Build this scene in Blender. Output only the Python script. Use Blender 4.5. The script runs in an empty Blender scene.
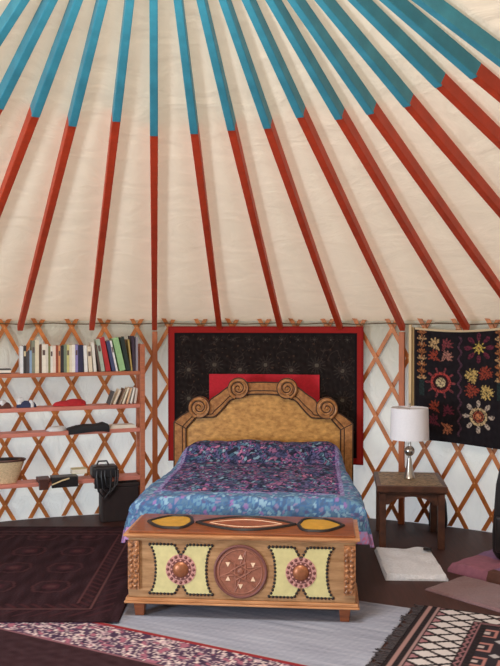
import bpy, math, random
import numpy as np
from math import sin, cos, tan, pi, radians, sqrt, atan2
from mathutils import Vector, Matrix
random.seed(7)
SC = bpy.context.scene
COL = SC.collection
CX, CY, R = -0.406, 3.55, 4.15          # yurt axis and wall radius
EAVE, APEX = 1.69, 3.955                # roof-pole foot height, height where the pole lines meet

# ------------------------------------------------------------------ colour
def lin(c):
    return c / 12.92 if c <= 0.04045 else ((c + 0.055) / 1.055) ** 2.4
def rgb(r, g, b):
    return (lin(r / 255), lin(g / 255), lin(b / 255))
def nlin(a):
    a = np.clip(np.asarray(a, float) / 255, 0, 1)
    return np.where(a <= 0.04045, a / 12.92, ((a + 0.055) / 1.055) ** 2.4)

# ------------------------------------------------------------------ materials
MATS = {}
def new_mat(name):
    m = bpy.data.materials.new(name); m.use_nodes = True
    nt = m.node_tree; nt.nodes.clear()
    out = nt.nodes.new('ShaderNodeOutputMaterial')
    MATS[name] = m
    return m, nt, out
def N(nt, t, **kw):
    n = nt.nodes.new(t)
    for k, v in kw.items():
        if k in n.inputs: n.inputs[k].default_value = v
        else: setattr(n, k, v)
    return n
def plain(name, c, rough=0.6, metal=0.0, var=0.12, scale=30.0, bump=0.0, stretch=(1, 1, 1), c2=None, sheen=0.0, coat=0.0, bscale=None):
    m, nt, out = new_mat(name)
    b = N(nt, 'ShaderNodeBsdfPrincipled')
    b.inputs['Roughness'].default_value = rough
    b.inputs['Metallic'].default_value = metal
    if coat: b.inputs['Coat Weight'].default_value = coat
    if sheen: b.inputs['Sheen Weight'].default_value = sheen
    tc = N(nt, 'ShaderNodeTexCoord'); mp = N(nt, 'ShaderNodeMapping')
    mp.inputs['Scale'].default_value = stretch
    nt.links.new(tc.outputs['Object'], mp.inputs['Vector'])
    nz = N(nt, 'ShaderNodeTexNoise', Scale=scale, Detail=5.0, Roughness=0.6)
    nt.links.new(mp.outputs['Vector'], nz.inputs['Vector'])
    cr = N(nt, 'ShaderNodeValToRGB')
    lo = tuple(max(0, x * (1 - var)) for x in c); hi = c2 if c2 else tuple(min(1, x * (1 + var)) for x in c)
    cr.color_ramp.elements[0].color = (*lo, 1); cr.color_ramp.elements[1].color = (*hi, 1)
    cr.color_ramp.elements[0].position = 0.3; cr.color_ramp.elements[1].position = 0.7
    nt.links.new(nz.outputs['Fac'], cr.inputs['Fac'])
    nt.links.new(cr.outputs['Color'], b.inputs['Base Color'])
    if bump:
        bp = N(nt, 'ShaderNodeBump', Strength=bump, Distance=0.01)
        if bscale:
            n2 = N(nt, 'ShaderNodeTexNoise', Scale=bscale, Detail=4.0)
            nt.links.new(tc.outputs['Object'], n2.inputs['Vector'])
            nt.links.new(n2.outputs['Fac'], bp.inputs['Height'])
        else:
            nt.links.new(nz.outputs['Fac'], bp.inputs['Height'])
        nt.links.new(bp.outputs['Normal'], b.inputs['Normal'])
    nt.links.new(b.outputs['BSDF'], out.inputs['Surface'])
    return m
def woven(name, rough=0.95, bump=0.25, bscale=220.0, sheen=0.0):
    m, nt, out = new_mat(name)
    b = N(nt, 'ShaderNodeBsdfPrincipled'); b.inputs['Roughness'].default_value = rough
    b.inputs['Specular IOR Level'].default_value = 0.15
    if sheen: b.inputs['Sheen Weight'].default_value = sheen
    a = N(nt, 'ShaderNodeVertexColor', layer_name='weave')
    nt.links.new(a.outputs['Color'], b.inputs['Base Color'])
    tc = N(nt, 'ShaderNodeTexCoord')
    nz = N(nt, 'ShaderNodeTexNoise', Scale=bscale, Detail=3.0)
    nt.links.new(tc.outputs['Object'], nz.inputs['Vector'])
    bp = N(nt, 'ShaderNodeBump', Strength=bump, Distance=0.004)
    nt.links.new(nz.outputs['Fac'], bp.inputs['Height']); nt.links.new(bp.outputs['Normal'], b.inputs['Normal'])
    nt.links.new(b.outputs['BSDF'], out.inputs['Surface'])
    return m
def canvas(name, c, trans, tcol, scale, bump):
    m, nt, out = new_mat(name)
    tc = N(nt, 'ShaderNodeTexCoord'); mp = N(nt, 'ShaderNodeMapping'); mp.inputs['Scale'].default_value = scale
    nt.links.new(tc.outputs['Object'], mp.inputs['Vector'])
    nz = N(nt, 'ShaderNodeTexNoise', Scale=1.0, Detail=6.0, Roughness=0.55, Distortion=0.8)
    nt.links.new(mp.outputs['Vector'], nz.inputs['Vector'])
    cr = N(nt, 'ShaderNodeValToRGB')
    cr.color_ramp.elements[0].color = (*[x * 0.86 for x in c], 1); cr.color_ramp.elements[1].color = (*c, 1)
    cr.color_ramp.elements[0].position = 0.3; cr.color_ramp.elements[1].position = 0.6
    nt.links.new(nz.outputs['Fac'], cr.inputs['Fac'])
    bp = N(nt, 'ShaderNodeBump', Strength=bump, Distance=0.06)
    nt.links.new(nz.outputs['Fac'], bp.inputs['Height'])
    d = N(nt, 'ShaderNodeBsdfDiffuse'); t = N(nt, 'ShaderNodeBsdfTranslucent'); t.inputs['Color'].default_value = (*tcol, 1)
    nt.links.new(cr.outputs['Color'], d.inputs['Color'])
    nt.links.new(bp.outputs['Normal'], d.inputs['Normal']); nt.links.new(bp.outputs['Normal'], t.inputs['Normal'])
    mx = N(nt, 'ShaderNodeMixShader'); mx.inputs['Fac'].default_value = trans
    nt.links.new(d.outputs['BSDF'], mx.inputs[1]); nt.links.new(t.outputs['BSDF'], mx.inputs[2])
    nt.links.new(mx.outputs['Shader'], out.inputs['Surface'])
    return m

canvas('roof_canvas', rgb(238, 222, 200), 0.27, rgb(246, 214, 180), (2.2, 2.2, 9), 0.36)
canvas('wall_canvas', rgb(246, 238, 216), 0.46, rgb(246, 247, 248), (5, 5, 3), 0.7)
plain('red_paint', rgb(188, 60, 28), 0.5, var=0.18, scale=9, stretch=(1, 1, 1), bump=0.05)
plain('teal_paint', rgb(58, 138, 158), 0.5, var=0.16, scale=9, bump=0.05)
plain('lattice_wood', rgb(188, 110, 48), 0.5, var=0.25, scale=12, bump=0.06)
plain('added_eave_felt', rgb(150, 140, 125), 0.95)
plain('earth', rgb(120, 118, 104), 0.95, var=0.3, scale=3)
plain('peg', rgb(215, 150, 90), 0.5)
plain('post_wood', rgb(176, 98, 54), 0.55, var=0.2, scale=10, stretch=(4, 4, .6), bump=0.06)
plain('rope', rgb(90, 70, 45), 0.9)
plain('shelf_wood', rgb(178, 104, 72), 0.5, var=0.18, scale=9, stretch=(.8, 6, 6), bump=0.05)
plain('shelf_pink', rgb(196, 120, 102), 0.5, var=0.15, scale=9, stretch=(.8, 6, 6), bump=0.05)
plain('floor_wood', rgb(60, 30, 25), 0.6, var=0.3, scale=5, stretch=(8, .6, 1), bump=0.05)
plain('burl', rgb(176, 118, 54), 0.38, var=0.25, scale=14, stretch=(1.4, 1, 2.4), c2=rgb(218, 162, 88), bump=0.04)
plain('carved_wood', rgb(158, 94, 42), 0.42, var=0.4, scale=26, c2=rgb(190, 130, 70), bump=0.12)
plain('groove', rgb(62, 36, 18), 0.6)
plain('chest_wood', rgb(156, 110, 68), 0.42, var=0.28, scale=8, stretch=(.7, 5, 5), c2=rgb(186, 142, 100), bump=0.04, coat=.2)
plain('chest_edge', rgb(172, 110, 64), 0.35, var=0.2, scale=8, stretch=(.6, 6, 6), c2=rgb(204, 146, 100), coat=.3)
plain('lid_wood', rgb(118, 58, 30), 0.36, var=0.25, scale=9, stretch=(.7, 5, 5), c2=rgb(150, 82, 42), coat=.3)
plain('pilaster', rgb(124, 74, 44), 0.38, var=0.6, scale=45, c2=rgb(196, 130, 82), bump=0.6, coat=.2)
plain('hide', rgb(202, 188, 132), 0.6, var=0.1, scale=20, bump=0.05)
plain('gold_inlay', rgb(190, 142, 44), 0.45, var=0.15, scale=25)
plain('red_inlay', rgb(142, 74, 44), 0.42, var=0.25, scale=20)
plain('black_metal', rgb(38, 32, 32), 0.45, metal=0.3)
plain('rosette_pink', rgb(196, 138, 128), 0.6, var=0.15, scale=30)
plain('rosette_dark', rgb(110, 62, 56), 0.6, var=0.15, scale=30)
plain('medallion', rgb(142, 86, 66), 0.5, var=0.25, scale=40, bump=0.25)
plain('pale_chip', rgb(232, 196, 164), 0.5)
plain('copper', rgb(158, 98, 66), 0.4, metal=0.5, var=0.2, scale=40)
plain('table_wood', rgb(66, 36, 26), 0.45, var=0.35, scale=10, stretch=(1, 1, 1), c2=rgb(100, 60, 42), bump=0.06)
plain('table_carving', rgb(84, 60, 42), 0.5, var=0.7, scale=38, c2=rgb(176, 150, 116), bump=0.9)
plain('nickel', rgb(186, 180, 172), 0.28, metal=1.0, var=0.05)
plain('lampshade', rgb(232, 230, 234), 0.8, var=0.03, bump=0.02, scale=90)
plain('fleece', rgb(218, 218, 224), 0.95, var=0.12, scale=60, bump=0.8, sheen=.3)
plain('mauve_felt', rgb(116, 86, 88), 0.95, var=0.15, scale=60, bump=0.3, sheen=.2)
plain('pink_cloth', rgb(142, 90, 108), 0.9, var=0.15, scale=20, bump=0.2)
plain('purple_cloth', rgb(124, 92, 128), 0.9, var=0.15, scale=20, bump=0.2)
plain('brown_cloth', rgb(88, 54, 46), 0.9, var=0.15, scale=20, bump=0.2)
plain('black_cloth', rgb(26, 24, 28), 0.8, var=0.2, scale=30, bump=0.15)
plain('black_leather', rgb(30, 26, 28), 0.4, var=0.2, scale=30, bump=0.1)
plain('brown_leather', rgb(74, 40, 32), 0.45, var=0.2, scale=30, bump=0.1)
plain('dark_box', rgb(36, 22, 20), 0.6, var=0.3, scale=12)
plain('navy_cloth', rgb(40, 48, 80), 0.8, var=0.3, scale=40, bump=0.2)
plain('white_cloth', rgb(206, 206, 206), 0.8, var=0.1, scale=40, bump=0.2)
plain('red_cloth', rgb(170, 34, 40), 0.9, var=0.25, scale=14, bump=0.3)
plain('paper', rgb(226, 216, 200), 0.8, var=0.05)
plain('wicker', rgb(206, 178, 140), 0.8, var=0.3, scale=70, stretch=(1, 1, 3), bump=0.6)
plain('fringe_yarn', rgb(60, 52, 54), 0.95, var=0.4, scale=50)
plain('mattress', rgb(210, 205, 195), 0.9)
plain('crown_wood', rgb(160, 96, 56), 0.5)
plain('panel_red', rgb(186, 30, 44), 0.9, var=0.12, scale=40, bump=0.1)
plain('pale_wood', rgb(206, 180, 136), 0.6, var=0.15, scale=14, stretch=(1, 1, .3))
woven('quilt_cloth', 0.85, 0.2, 120)
woven('carpet', 0.95, 0.35, 200)
woven('embroidered', 0.85, 0.25, 260)
def book_mat(c):
    k = 'book_%d_%d_%d' % c
    if k not in MATS: plain(k, rgb(*c), 0.55, var=0.12, scale=25)
    return MATS[k]

# ------------------------------------------------------------------ mesh builder
class MB:
    def __init__(s): s.v = []; s.f = []; s.m = []
    def add(s, vs, fs, mi=0):
        b = len(s.v); s.v += [tuple(v) for v in vs]
        s.f += [tuple(b + i for i in f) for f in fs]; s.m += [mi] * len(fs)
    def box(s, x0, x1, y0, y1, z0, z1, mi=0, M=None):
        vs = [Vector(p) for p in ((x0,y0,z0),(x1,y0,z0),(x1,y1,z0),(x0,y1,z0),(x0,y0,z1),(x1,y0,z1),(x1,y1,z1),(x0,y1,z1))]
        if M: vs = [M @ v for v in vs]
        s.add(vs, [(0,3,2,1),(4,5,6,7),(0,1,5,4),(1,2,6,5),(2,3,7,6),(3,0,4,7)], mi)
    def prism(s, poly, f0, f1, mi=0):
        n = len(poly)
        s.add([f0(p) for p in poly] + [f1(p) for p in poly],
              [tuple(range(n)), tuple(range(2*n-1, n-1, -1))] + [(i, n+i, n+(i+1) % n, (i+1) % n) for i in range(n)], mi)
    def xz(s, poly, y0, y1, mi=0):
        s.prism(poly, lambda p: (p[0], y0, p[1]), lambda p: (p[0], y1, p[1]), mi)
    def xy(s, poly, z0, z1, mi=0):
        s.prism(poly, lambda p: (p[0], p[1], z1), lambda p: (p[0], p[1], z0), mi)
    def tube(s, pts, r, n=8, mi=0, closed=False):
        pts = [Vector(p) for p in pts]; L = len(pts); vs = []; fs = []
        rr = r if hasattr(r, '__len__') else [r] * L
        up = None
        for i, p in enumerate(pts):
            if closed: t = pts[(i+1) % L] - pts[i-1]
            else: t = pts[min(i+1, L-1)] - pts[max(i-1, 0)]
            t.normalize()
            if up is None: up = Vector((0,0,1)) if abs(t.z) < .9 else Vector((1,0,0))
            a = t.cross(up).normalized(); b = a.cross(t).normalized(); up = b
            for k in range(n):
                q = 2*pi*k/n; vs.append(p + a*(rr[i]*cos(q)) + b*(rr[i]*sin(q)))
        for i in range(L if closed else L-1):
            j = (i+1) % L
            for k in range(n): fs.append((i*n+k, i*n+(k+1) % n, j*n+(k+1) % n, j*n+k))
        if not closed:
            fs.append(tuple(range(n-1, -1, -1))); fs.append(tuple((L-1)*n+k for k in range(n)))
        s.add(vs, fs, mi)
    def lathe(s, prof, n=24, c=(0,0,0), mi=0, caps=True):
        vs = []; fs = []; L = len(prof)
        for r, z in prof:
            for k in range(n):
                q = 2*pi*k/n; vs.append((c[0]+r*cos(q), c[1]+r*sin(q), c[2]+z))
        for i in range(L-1):
            for k in range(n): fs.append((i*n+k, i*n+(k+1) % n, (i+1)*n+(k+1) % n, (i+1)*n+k))
        if caps:
            fs.append(tuple(range(n-1, -1, -1))); fs.append(tuple((L-1)*n+k for k in range(n)))
        s.add(vs, fs, mi)
    def disc(s, x, z, r, y0, y1, mi=0, n=28):      # cylinder with its axis along y
        s.xz([(x + r*cos(2*pi*k/n), z + r*sin(2*pi*k/n)) for k in range(n)], y0, y1, mi)
    def dome(s, x, y, z, r, h, mi=0, n=8):          # half bead on a front face, bulging towards -y
        vs = []; fs = []
        for i in range(3):
            a = i * pi / 6
            for k in range(n):
                q = 2*pi*k/n; vs.append((x + r*cos(a)*cos(q), y - h*sin(a), z + r*cos(a)*sin(q)))
        vs.append((x, y - h, z))
        for i in range(2):
            for k in range(n): fs.append((i*n+k, i*n+(k+1) % n, (i+1)*n+(k+1) % n, (i+1)*n+k))
        for k in range(n): fs.append((2*n+k, 2*n+(k+1) % n, 3*n))
        s.add(vs, fs, mi)
    def build(s, name, mats, parent=None, smooth=False, bevel=0, segs=2):
        me = bpy.data.meshes.new(name); me.from_pydata(s.v, [], s.f); me.update()
        import bmesh
        bm = bmesh.new(); bm.from_mesh(me); bmesh.ops.recalc_face_normals(bm, faces=bm.faces); bm.to_mesh(me); bm.free()
        if not isinstance(mats, (list, tuple)): mats = [mats]
        for m in mats: me.materials.append(MATS[m] if isinstance(m, str) else m)
        me.polygons.foreach_set('material_index', s.m)
        o = bpy.data.objects.new(name, me); COL.objects.link(o)
        if parent: o.parent = parent
        if smooth:
            me.polygons.foreach_set('use_smooth', [True] * len(me.polygons))
            try: me.set_sharp_from_angle(angle=radians(40))
            except Exception: pass
        if bevel:
            b = o.modifiers.new('bevel', 'BEVEL'); b.width = bevel; b.segments = segs; b.limit_method = 'ANGLE'
        return o
def tag(o, label=None, cat=None, group=None, kind=None):
    if label: o['label'] = label
    if cat: o['category'] = cat
    if group: o['group'] = group
    if kind: o['kind'] = kind
    return o
def empty(name, loc=(0,0,0), rz=0, label=None, cat=None, group=None):
    o = bpy.data.objects.new(name, None); COL.objects.link(o)
    o.location = loc; o.rotation_euler = (0, 0, rz); o.empty_display_size = .1
    return tag(o, label, cat, group)
def place(o, loc, rz=0):
    o.location = loc; o.rotation_euler = (0, 0, rz); return o
def cyl(phi, r, z):
    return (CX + r*sin(phi), CY + r*cos(phi), z)
def phi_at(px, r):                                  # bearing on the round wall of a sight line px pixels across
    t = (px - 250) / 840; a = t*t + 1; b = -2*(t*CX + CY); c = CX*CX + CY*CY - r*r
    s = (-b + sqrt(b*b - 4*a*c)) / (2*a)
    return atan2(s*t - CX, s - CY)
def cloth(name, mat, pos, col, U, V, parent=None, thick=0.0, smooth=True, offset=-1):
    """a woven sheet: pos(U,V)->x,y,z arrays, col(U,V)->(...,3) sRGB 0..255 dye colours"""
    nu, nv = len(U), len(V)
    UU, VV = np.meshgrid(U, V, indexing='ij')
    X, Y, Z = pos(UU, VV)
    co = np.stack([np.broadcast_to(X, UU.shape), np.broadcast_to(Y, UU.shape), np.broadcast_to(Z, UU.shape)], -1).reshape(-1, 3)
    i = np.arange((nu-1)*(nv-1)); a = (i // (nv-1))*nv + i % (nv-1)
    F = np.stack([a, a+nv, a+nv+1, a+1], -1)
    me = bpy.data.meshes.new(name); me.from_pydata(co.tolist(), [], F.tolist()); me.update()
    C = nlin(col(UU, VV)).reshape(-1, 3)
    at = me.color_attributes.new('weave', 'FLOAT_COLOR', 'POINT')
    at.data.foreach_set('color', np.concatenate([C, np.ones((len(C), 1))], 1).astype(np.float32).ravel())
    me.materials.append(MATS[mat])
    if smooth: me.polygons.foreach_set('use_smooth', [True] * len(me.polygons))
    o = bpy.data.objects.new(name, me); COL.objects.link(o)
    if parent: o.parent = parent
    if thick:
        s = o.modifiers.new('thickness', 'SOLIDIFY'); s.thickness = thick; s.offset = offset
    return o
def wav(U, V, f, seed, n=14):
    g = np.random.RandomState(seed); out = np.zeros_like(U)
    for _ in range(n):
        a = g.uniform(0, 2*pi); k = f * g.uniform(.6, 1.5); out += np.sin(k*2*pi*(U*cos(a) + V*sin(a)) + g.uniform(0, 2*pi))
    return out / sqrt(n/2)
def cells(U, V, n, seed, box):
    g = np.random.RandomState(seed); P = np.stack([g.uniform(box[0], box[1], n), g.uniform(box[2], box[3], n)], -1)
    q = np.stack([U.ravel(), V.ravel()], -1); idx = np.zeros(len(q), int); d1 = np.zeros(len(q)); d2 = np.zeros(len(q))
    for s in range(0, len(q), 4000):
        D = ((q[s:s+4000, None, :] - P[None])**2).sum(-1); two = np.partition(D, 1, axis=1)
        idx[s:s+4000] = D.argmin(1); d1[s:s+4000] = np.sqrt(two[:, 0]); d2[s:s+4000] = np.sqrt(two[:, 1])
    return idx.reshape(U.shape), d1.reshape(U.shape), d2.reshape(U.shape)
def gcells(U, V, size, seed):
    iu, iv = np.floor(U/size).astype(int), np.floor(V/size).astype(int); T_ = np.random.RandomState(seed).uniform(0, 1, (3, 512, 512))
    b1 = np.full(U.shape, 9.); b2 = b1.copy(); ident = np.zeros(U.shape)
    for i in (-1, 0, 1):
        for j in (-1, 0, 1):
            a, c = (iu+i) % 512, (iv+j) % 512
            d = np.hypot((iu+i+T_[0][a, c])*size-U, (iv+j+T_[1][a, c])*size-V)
            n = d < b1; b2 = np.where(n, b1, np.minimum(b2, d)); ident = np.where(n, T_[2][a, c], ident); b1 = np.where(n, d, b1)
    return ident, b1, b2
def put(C, mask, c): C[mask] = c
def flat(U, V): return np.zeros_like(U)

# ------------------------------------------------------------------ setting
def arc_wall(name, a0, a1):
    b = MB(); n = 90; vs = []; fs = []
    for i in range(n+1):
        p = a0 + (a1-a0)*i/n
        vs += [cyl(p, R, 0), cyl(p, R, .6), cyl(p, R, 1.2), cyl(p, R, 1.79)]
    for i in range(n):
        for k in range(3): fs.append((i*4+k, i*4+k+1, i*4+5+k, i*4+4+k))
    b.add(vs, fs); o = b.build(name, 'wall_canvas', smooth=True)
    return tag(o, kind='structure')
DOOR0, DOOR1 = radians(236), radians(252)           # doorway on the left behind the viewer
arc_wall('wall_back', radians(-90), radians(100))
arc_wall('wall_front', radians(100), DOOR0)
arc_wall('wall_left', DOOR1, radians(270))
b = MB()
for p in (DOOR0, DOOR1):
    M = Matrix.Translation(cyl(p, R-.03, 0)) @ Matrix.Rotation(-p, 4, 'Z'); b.box(-.045, .045, -.05, .05, 0, 1.74, M=M)
pm = (DOOR0+DOOR1)/2; M = Matrix.Translation(cyl(pm, R-.05, 0)) @ Matrix.Rotation(-pm, 4, 'Z'); b.box(-.62, .62, -.05, .05, 1.66, 1.74, M=M)
tag(b.build('door_1', 'crown_wood', bevel=.004), kind='structure')
b = MB(); n = 96
b.xy([(CX + (R+.12)*cos(2*pi*k/n), CY + (R+.12)*sin(2*pi*k/n)) for k in range(n)], -.06, 0)
tag(b.build('floor', 'floor_wood'), kind='structure')

DP = radians(8); PH0 = radians(-6.4)
SL = (APEX-EAVE)/4.06
def axis_z(r): return APEX - SL*r
RC = .62                                            # crown ring radius
b = MB(); vs = []; fs = []; nr = 26; per = 8; na = 45*per
for i in range(nr+1):
    r = (R+.02) + (RC-.05 - R-.02)*i/nr
    for j in range(na):
        p = PH0 + 2*pi*j/na; w = sin(pi*(j % per)/per)**2; e = min(1, i/3.0)
        vs.append(cyl(p, r, axis_z(r) + .058 + .055*(r/4.15)**4 - .036*w*e*r/2.2))
for i in range(nr):
    for j in range(na): fs.append((i*na+j, i*na+(j+1) % na, (i+1)*na+(j+1) % na, (i+1)*na+j))
b.add(vs, fs); tag(b.build('ceiling', 'roof_canvas', smooth=True), kind='structure')
b = MB(); b.tube([cyl(2*pi*k/64, RC-.03, axis_z(RC)+.02) for k in range(64)], .055, 10, closed=True)
for q in range(4):
    a = q*pi/4; p0, p1 = cyl(a, RC-.05, axis_z(RC)+.03), cyl(a+pi, RC-.05, axis_z(RC)+.03)
    b.tube([p0, ((p0[0]+p1[0])/2, (p0[1]+p1[1])/2, axis_z(RC)+.16), p1], .018, 8)
tag(b.build('trim_1', 'crown_wood', smooth=True), kind='structure')

# unseen eave added to keep sky light off the upper wall; ground outside
b = MB(); vs = []; fs = []; n = 90
for k in range(n):
    p = 2*pi*k/n; vs += [cyl(p, R+.025, 1.79), cyl(p, R+.75, 1.50), cyl(p, R+.75, 1.53), cyl(p, R+.025, 1.83)]
for k in range(n):
    for a in range(4): j = (k+1) % n; fs.append((k*4+a, k*4+(a+1) % 4, j*4+(a+1) % 4, j*4+a))
b.add(vs, fs); tag(b.build('added_eave', 'added_eave_felt'), kind='structure')
b = MB(); b.xy([(CX + 14*cos(2*pi*k/48), CY + 14*sin(2*pi*k/48)) for k in range(48)], -.12, -.065)
tag(b.build('ground', 'earth'), kind='structure')

# lattice wall: two layers of crossing slats, one part per slat
dl = radians(4.03); L0 = radians(-20.76); PER = .515; ZTOP = 1.69
lat = empty('lattice_wall', (CX, CY, 0), 0, 'orange-brown crossed-slat lattice standing all along the round canvas wall', 'lattice')
def slat(k, sgn):
    r = 4.108 if sgn > 0 else 4.124
    b = MB(); n = 16; vs = []; fs = []; z0, z1 = .012, 1.775; hw = .017/ sin(atan2(PER, dl*4.1))
    for i in range(n+1):
        z = z1 + (z0-z1)*i/n; p = L0 + dl*k + sgn*(ZTOP - z)/PER*dl
        for (dp, dr) in ((-hw, -.006), (hw, -.006), (hw, .006), (-hw, .006)):
            q = p + dp/4.1; vs.append(((r+dr)*sin(q), (r+dr)*cos(q), z))
    for i in range(n):
        for a in range(4): fs.append((i*4+a, i*4+(a+1) % 4, i*4+4+(a+1) % 4, i*4+4+a))
    fs += [(3,2,1,0), tuple(n*4+a for a in range(4))]
    b.add(vs, fs)
    if sgn > 0:
        for j in range(7):
            z = ZTOP - PER*j/2; p = L0 + dl*k + sgn*j/2*dl
            c = Vector(((r-.006)*sin(p), (r-.006)*cos(p), z))
            d = Vector((sin(p), cos(p), 0)); b.tube([c + d*.004, c - d*.004], .0075, 6, mi=1)
    return b.build('slat', ['lattice_wood', 'peg'], lat)
for k in range(-9, 24):
    slat(k, 1)
for k in range(-5, 28):
    slat(k, -1)
b = MB(); b.tube([cyl(radians(a), 4.09, 1.727 + .006*sin(a*.9)) for a in range(-45, 70, 2)], .0055, 6)
tag(b.build('tension_rope', 'rope', smooth=True), 'thin brown cord stretched along the tops of the wall lattice', 'rope')

# roof poles
def make_pole(phi, tj, label):
    root = empty('roof_pole', cyl(phi, 4.06, EAVE), 0, label, 'roof pole', 'red and teal roof poles')
    root.rotation_euler = (0, 0, -phi)                # local -y points to the yurt axis
    d = Vector((0, -4.06, APEX-EAVE)); L = d.length; d.normalize(); nrm = Vector((0, d.z, -d.y))   # nrm points up / outwards
    nrm = -nrm if nrm.z < 0 else nrm
    sx = Vector((1, 0, 0))
    def beam(t0, t1, w0, w1, h0, h1, top, cut0=0, cut1=0):
        bb = MB(); vs = []
        for t, w, h, cut in ((t0, w0, h0, cut0), (t1, w1, h1, cut1)):
            c = d*(L*t)
            for (a, q) in ((-1, 0), (1, 0), (1, 1), (-1, 1)):
                vs.append(c + sx*(a*w/2) + nrm*(top - h*(1-q)) + d*(cut*(1-q)))
        bb.add(vs, [(0,1,2,3), (7,6,5,4), (0,4,5,1), (1,5,6,2), (2,6,7,3), (3,7,4,0)]); return bb
    beam(-.004, tj+.004, .046, .051, .055, .076, .036).build('lower_section', 'red_paint', root, bevel=.005)
    beam(tj, .846, .051, .042, .080, .066, .036).build('upper_section', 'teal_paint', root, bevel=.005)
    return root
TJ = {-4: .575, -3: .57, -2: .56, -1: .575, 0: .545, 1: .55, 2: .555, 3: .555, 4: .57, 5: .57, 6: .57, 7: .57, 8: .595, 9: .59}
PH = {-3: -30.8, -2: -23.0, -1: -14.3, 0: -6.45, 1: 1.8, 2: 9.6, 3: 17.2, 4: 25.0, 5: 32.8, 6: 39.8, 7: 48.1, 8: 57.6, 9: 65.9}
POLE_LABELS = {
 -5: 'teal roof pole cutting the top left corner of the photo',
 -4: 'red and teal roof pole entering at the left edge, above the leftmost full-length pole',
 -3: 'red and teal roof pole whose red half leaves the photo at the left edge',
 -2: 'red and teal roof pole with its foot above the left end of the bookshelf',
 -1: 'red and teal roof pole with its foot above the middle of the book row',
 0: 'red and teal roof pole hanging straight down onto the post beside the bookshelf',
 1: 'red and teal roof pole with its foot above the left part of the bed tapestry',
 2: 'red and teal roof pole with its foot above the middle of the bed tapestry',
 3: 'red and teal roof pole with its foot above the right end of the bed tapestry',
 4: 'red and teal roof pole with its foot on the post behind the lamp',
 5: 'red and teal roof pole with its foot above the flowered black wall hanging',
 6: 'red and teal roof pole leaving the right edge just above the wall hanging',
 7: 'red and teal roof pole leaving the right edge about a third of the way down',
 8: 'broad red and teal roof pole, second below the top right corner',
 9: 'broad red and teal roof pole with its joint nearest the top right corner',
 10: 'teal roof pole running into the top right corner of the photo'}
for k in POLE_LABELS:
    ph = radians(PH[k]) if k in PH else PH0 + DP*k
    make_pole(ph, TJ.get(k, .58)+(.013 if 0 <= k < 5 else .008 if k < 0 else .001 if k < 8 else -.008), POLE_LABELS[k])

# two posts that prop the wall
for px, lab in ((156, 'orange-brown upright post on the wall between bookshelf and bed'), (402.5, 'orange-brown upright post on the wall behind lamp and side table')):
    p = radians(-6.42 if px < 200 else 25.0); b = MB(); b.box(-.024, .024, -.02, .02, 0, 1.657)
    place(tag(b.build('wall_post', 'post_wood', bevel=.004), lab, 'post'), cyl(p, 4.055, 0), -p)

# ------------------------------------------------------------------ wall hangings
def on_wall(r):
    return lambda U, V: (CX + r(U, V)*np.sin(U/4.03), CY + r(U, V)*np.cos(U/4.03), V)
def flower(C, U, V, cu, cv, r, n, petal, ring=None, core=None, rot=0.0, slim=.55, inner=.35):
    du, dv = U-cu, V-cv; rr = np.hypot(du, dv); th = np.arctan2(dv, du) + rot
    pet = np.abs(np.sin(th*n/2)); ang = 1 - pet      # 1 on petal axes
    x = (rr/r - inner)/(1-inner)
    m = (x > 0) & (x < 1) & (pet < slim*np.sqrt(np.clip(4*x*(1-x), 0, 1)))
    put(C, m, petal)
    if ring is not None: put(C, (np.abs(rr/r - inner*1.05) < .09), ring)
    if core is not None: put(C, rr < r*inner*.62, core)
def sprig(C, U, V, cu, cv, r, c, rot):
    du, dv = U-cu, V-cv; rr = np.hypot(du, dv); th = np.arctan2(dv, du) - rot
    th = (th + pi) % (2*pi) - pi
    for a in (-1.2, -.6, 0, .6, 1.2, pi):
        d = np.abs((th - a + pi) % (2*pi) - pi)*rr; x = rr/r
        put(C, (x < 1) & (x > .12) & (d < .0075*np.sqrt(np.clip(4*x*(1-x), 0, 1)) + .001), c)
# large one behind the bed
p0, p1 = phi_at(168, 4.03)*4.03, phi_at(363, 4.03)*4.03
z0, z1 = .485, 1.703
bed_hang = empty('wall_tapestry', cyl((p0+p1)/2/4.03, 4.03, z0), 0, 'large dark tapestry with red border hanging on the wall behind the bed', 'tapestry')
def bh_col(U, V):
    C = np.empty(U.shape + (3,)); C[:] = (29, 22, 20); C += (wav(U, V, 18, 3)*3)[..., None]
    W = p1-p0
    for row, (zz, r, n) in enumerate(((1.585, .030, 8), (1.31, .085, 14), (1.05, .085, 14), (.80, .085, 14))):
        cnt = 11 if row == 0 else 7
        for i in range(cnt):
            cu = p0 + .07 + (W-.14)*(i+.5)/cnt
            flower(C, U, V, cu, zz + (.045 if row and i % 2 else 0), r, n, (52, 45, 41), (46, 38, 35), (84, 76, 66), slim=.42)
    g = np.abs(wav(U, V, 9, 8)) < .12
    C[g & (wav(U, V, 3, 4) > 0)] = (52, 42, 38)
    m = (wav(U, V, 26, 5) > 2.1); C[m] = (66, 48, 38)
    e = np.minimum(np.minimum(U-p0, p1-U), np.minimum(V-z0, z1-V))
    C[e < .075] = (20, 15, 18)
    C[e < .058] = (150, 34, 30); C[e < .016] = (132, 28, 26)
    return C
o = cloth('field', 'embroidered', on_wall(lambda U, V: 4.05 + .006*np.sin(U*9)*(1.74-V)), bh_col, np.linspace(p0, p1, 330), np.linspace(z0, z1, 220), thick=.006)
def own(o, root):                                    # parent keeping the world place
    bpy.context.view_layer.update(); o.parent = root; o.matrix_parent_inverse = root.matrix_world.inverted()
own(o, bed_hang)
q0, q1 = phi_at(209, 4.0)*4.03, phi_at(319, 4.0)*4.03
b = MB(); n = 14
vs = []; fs = []
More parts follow.
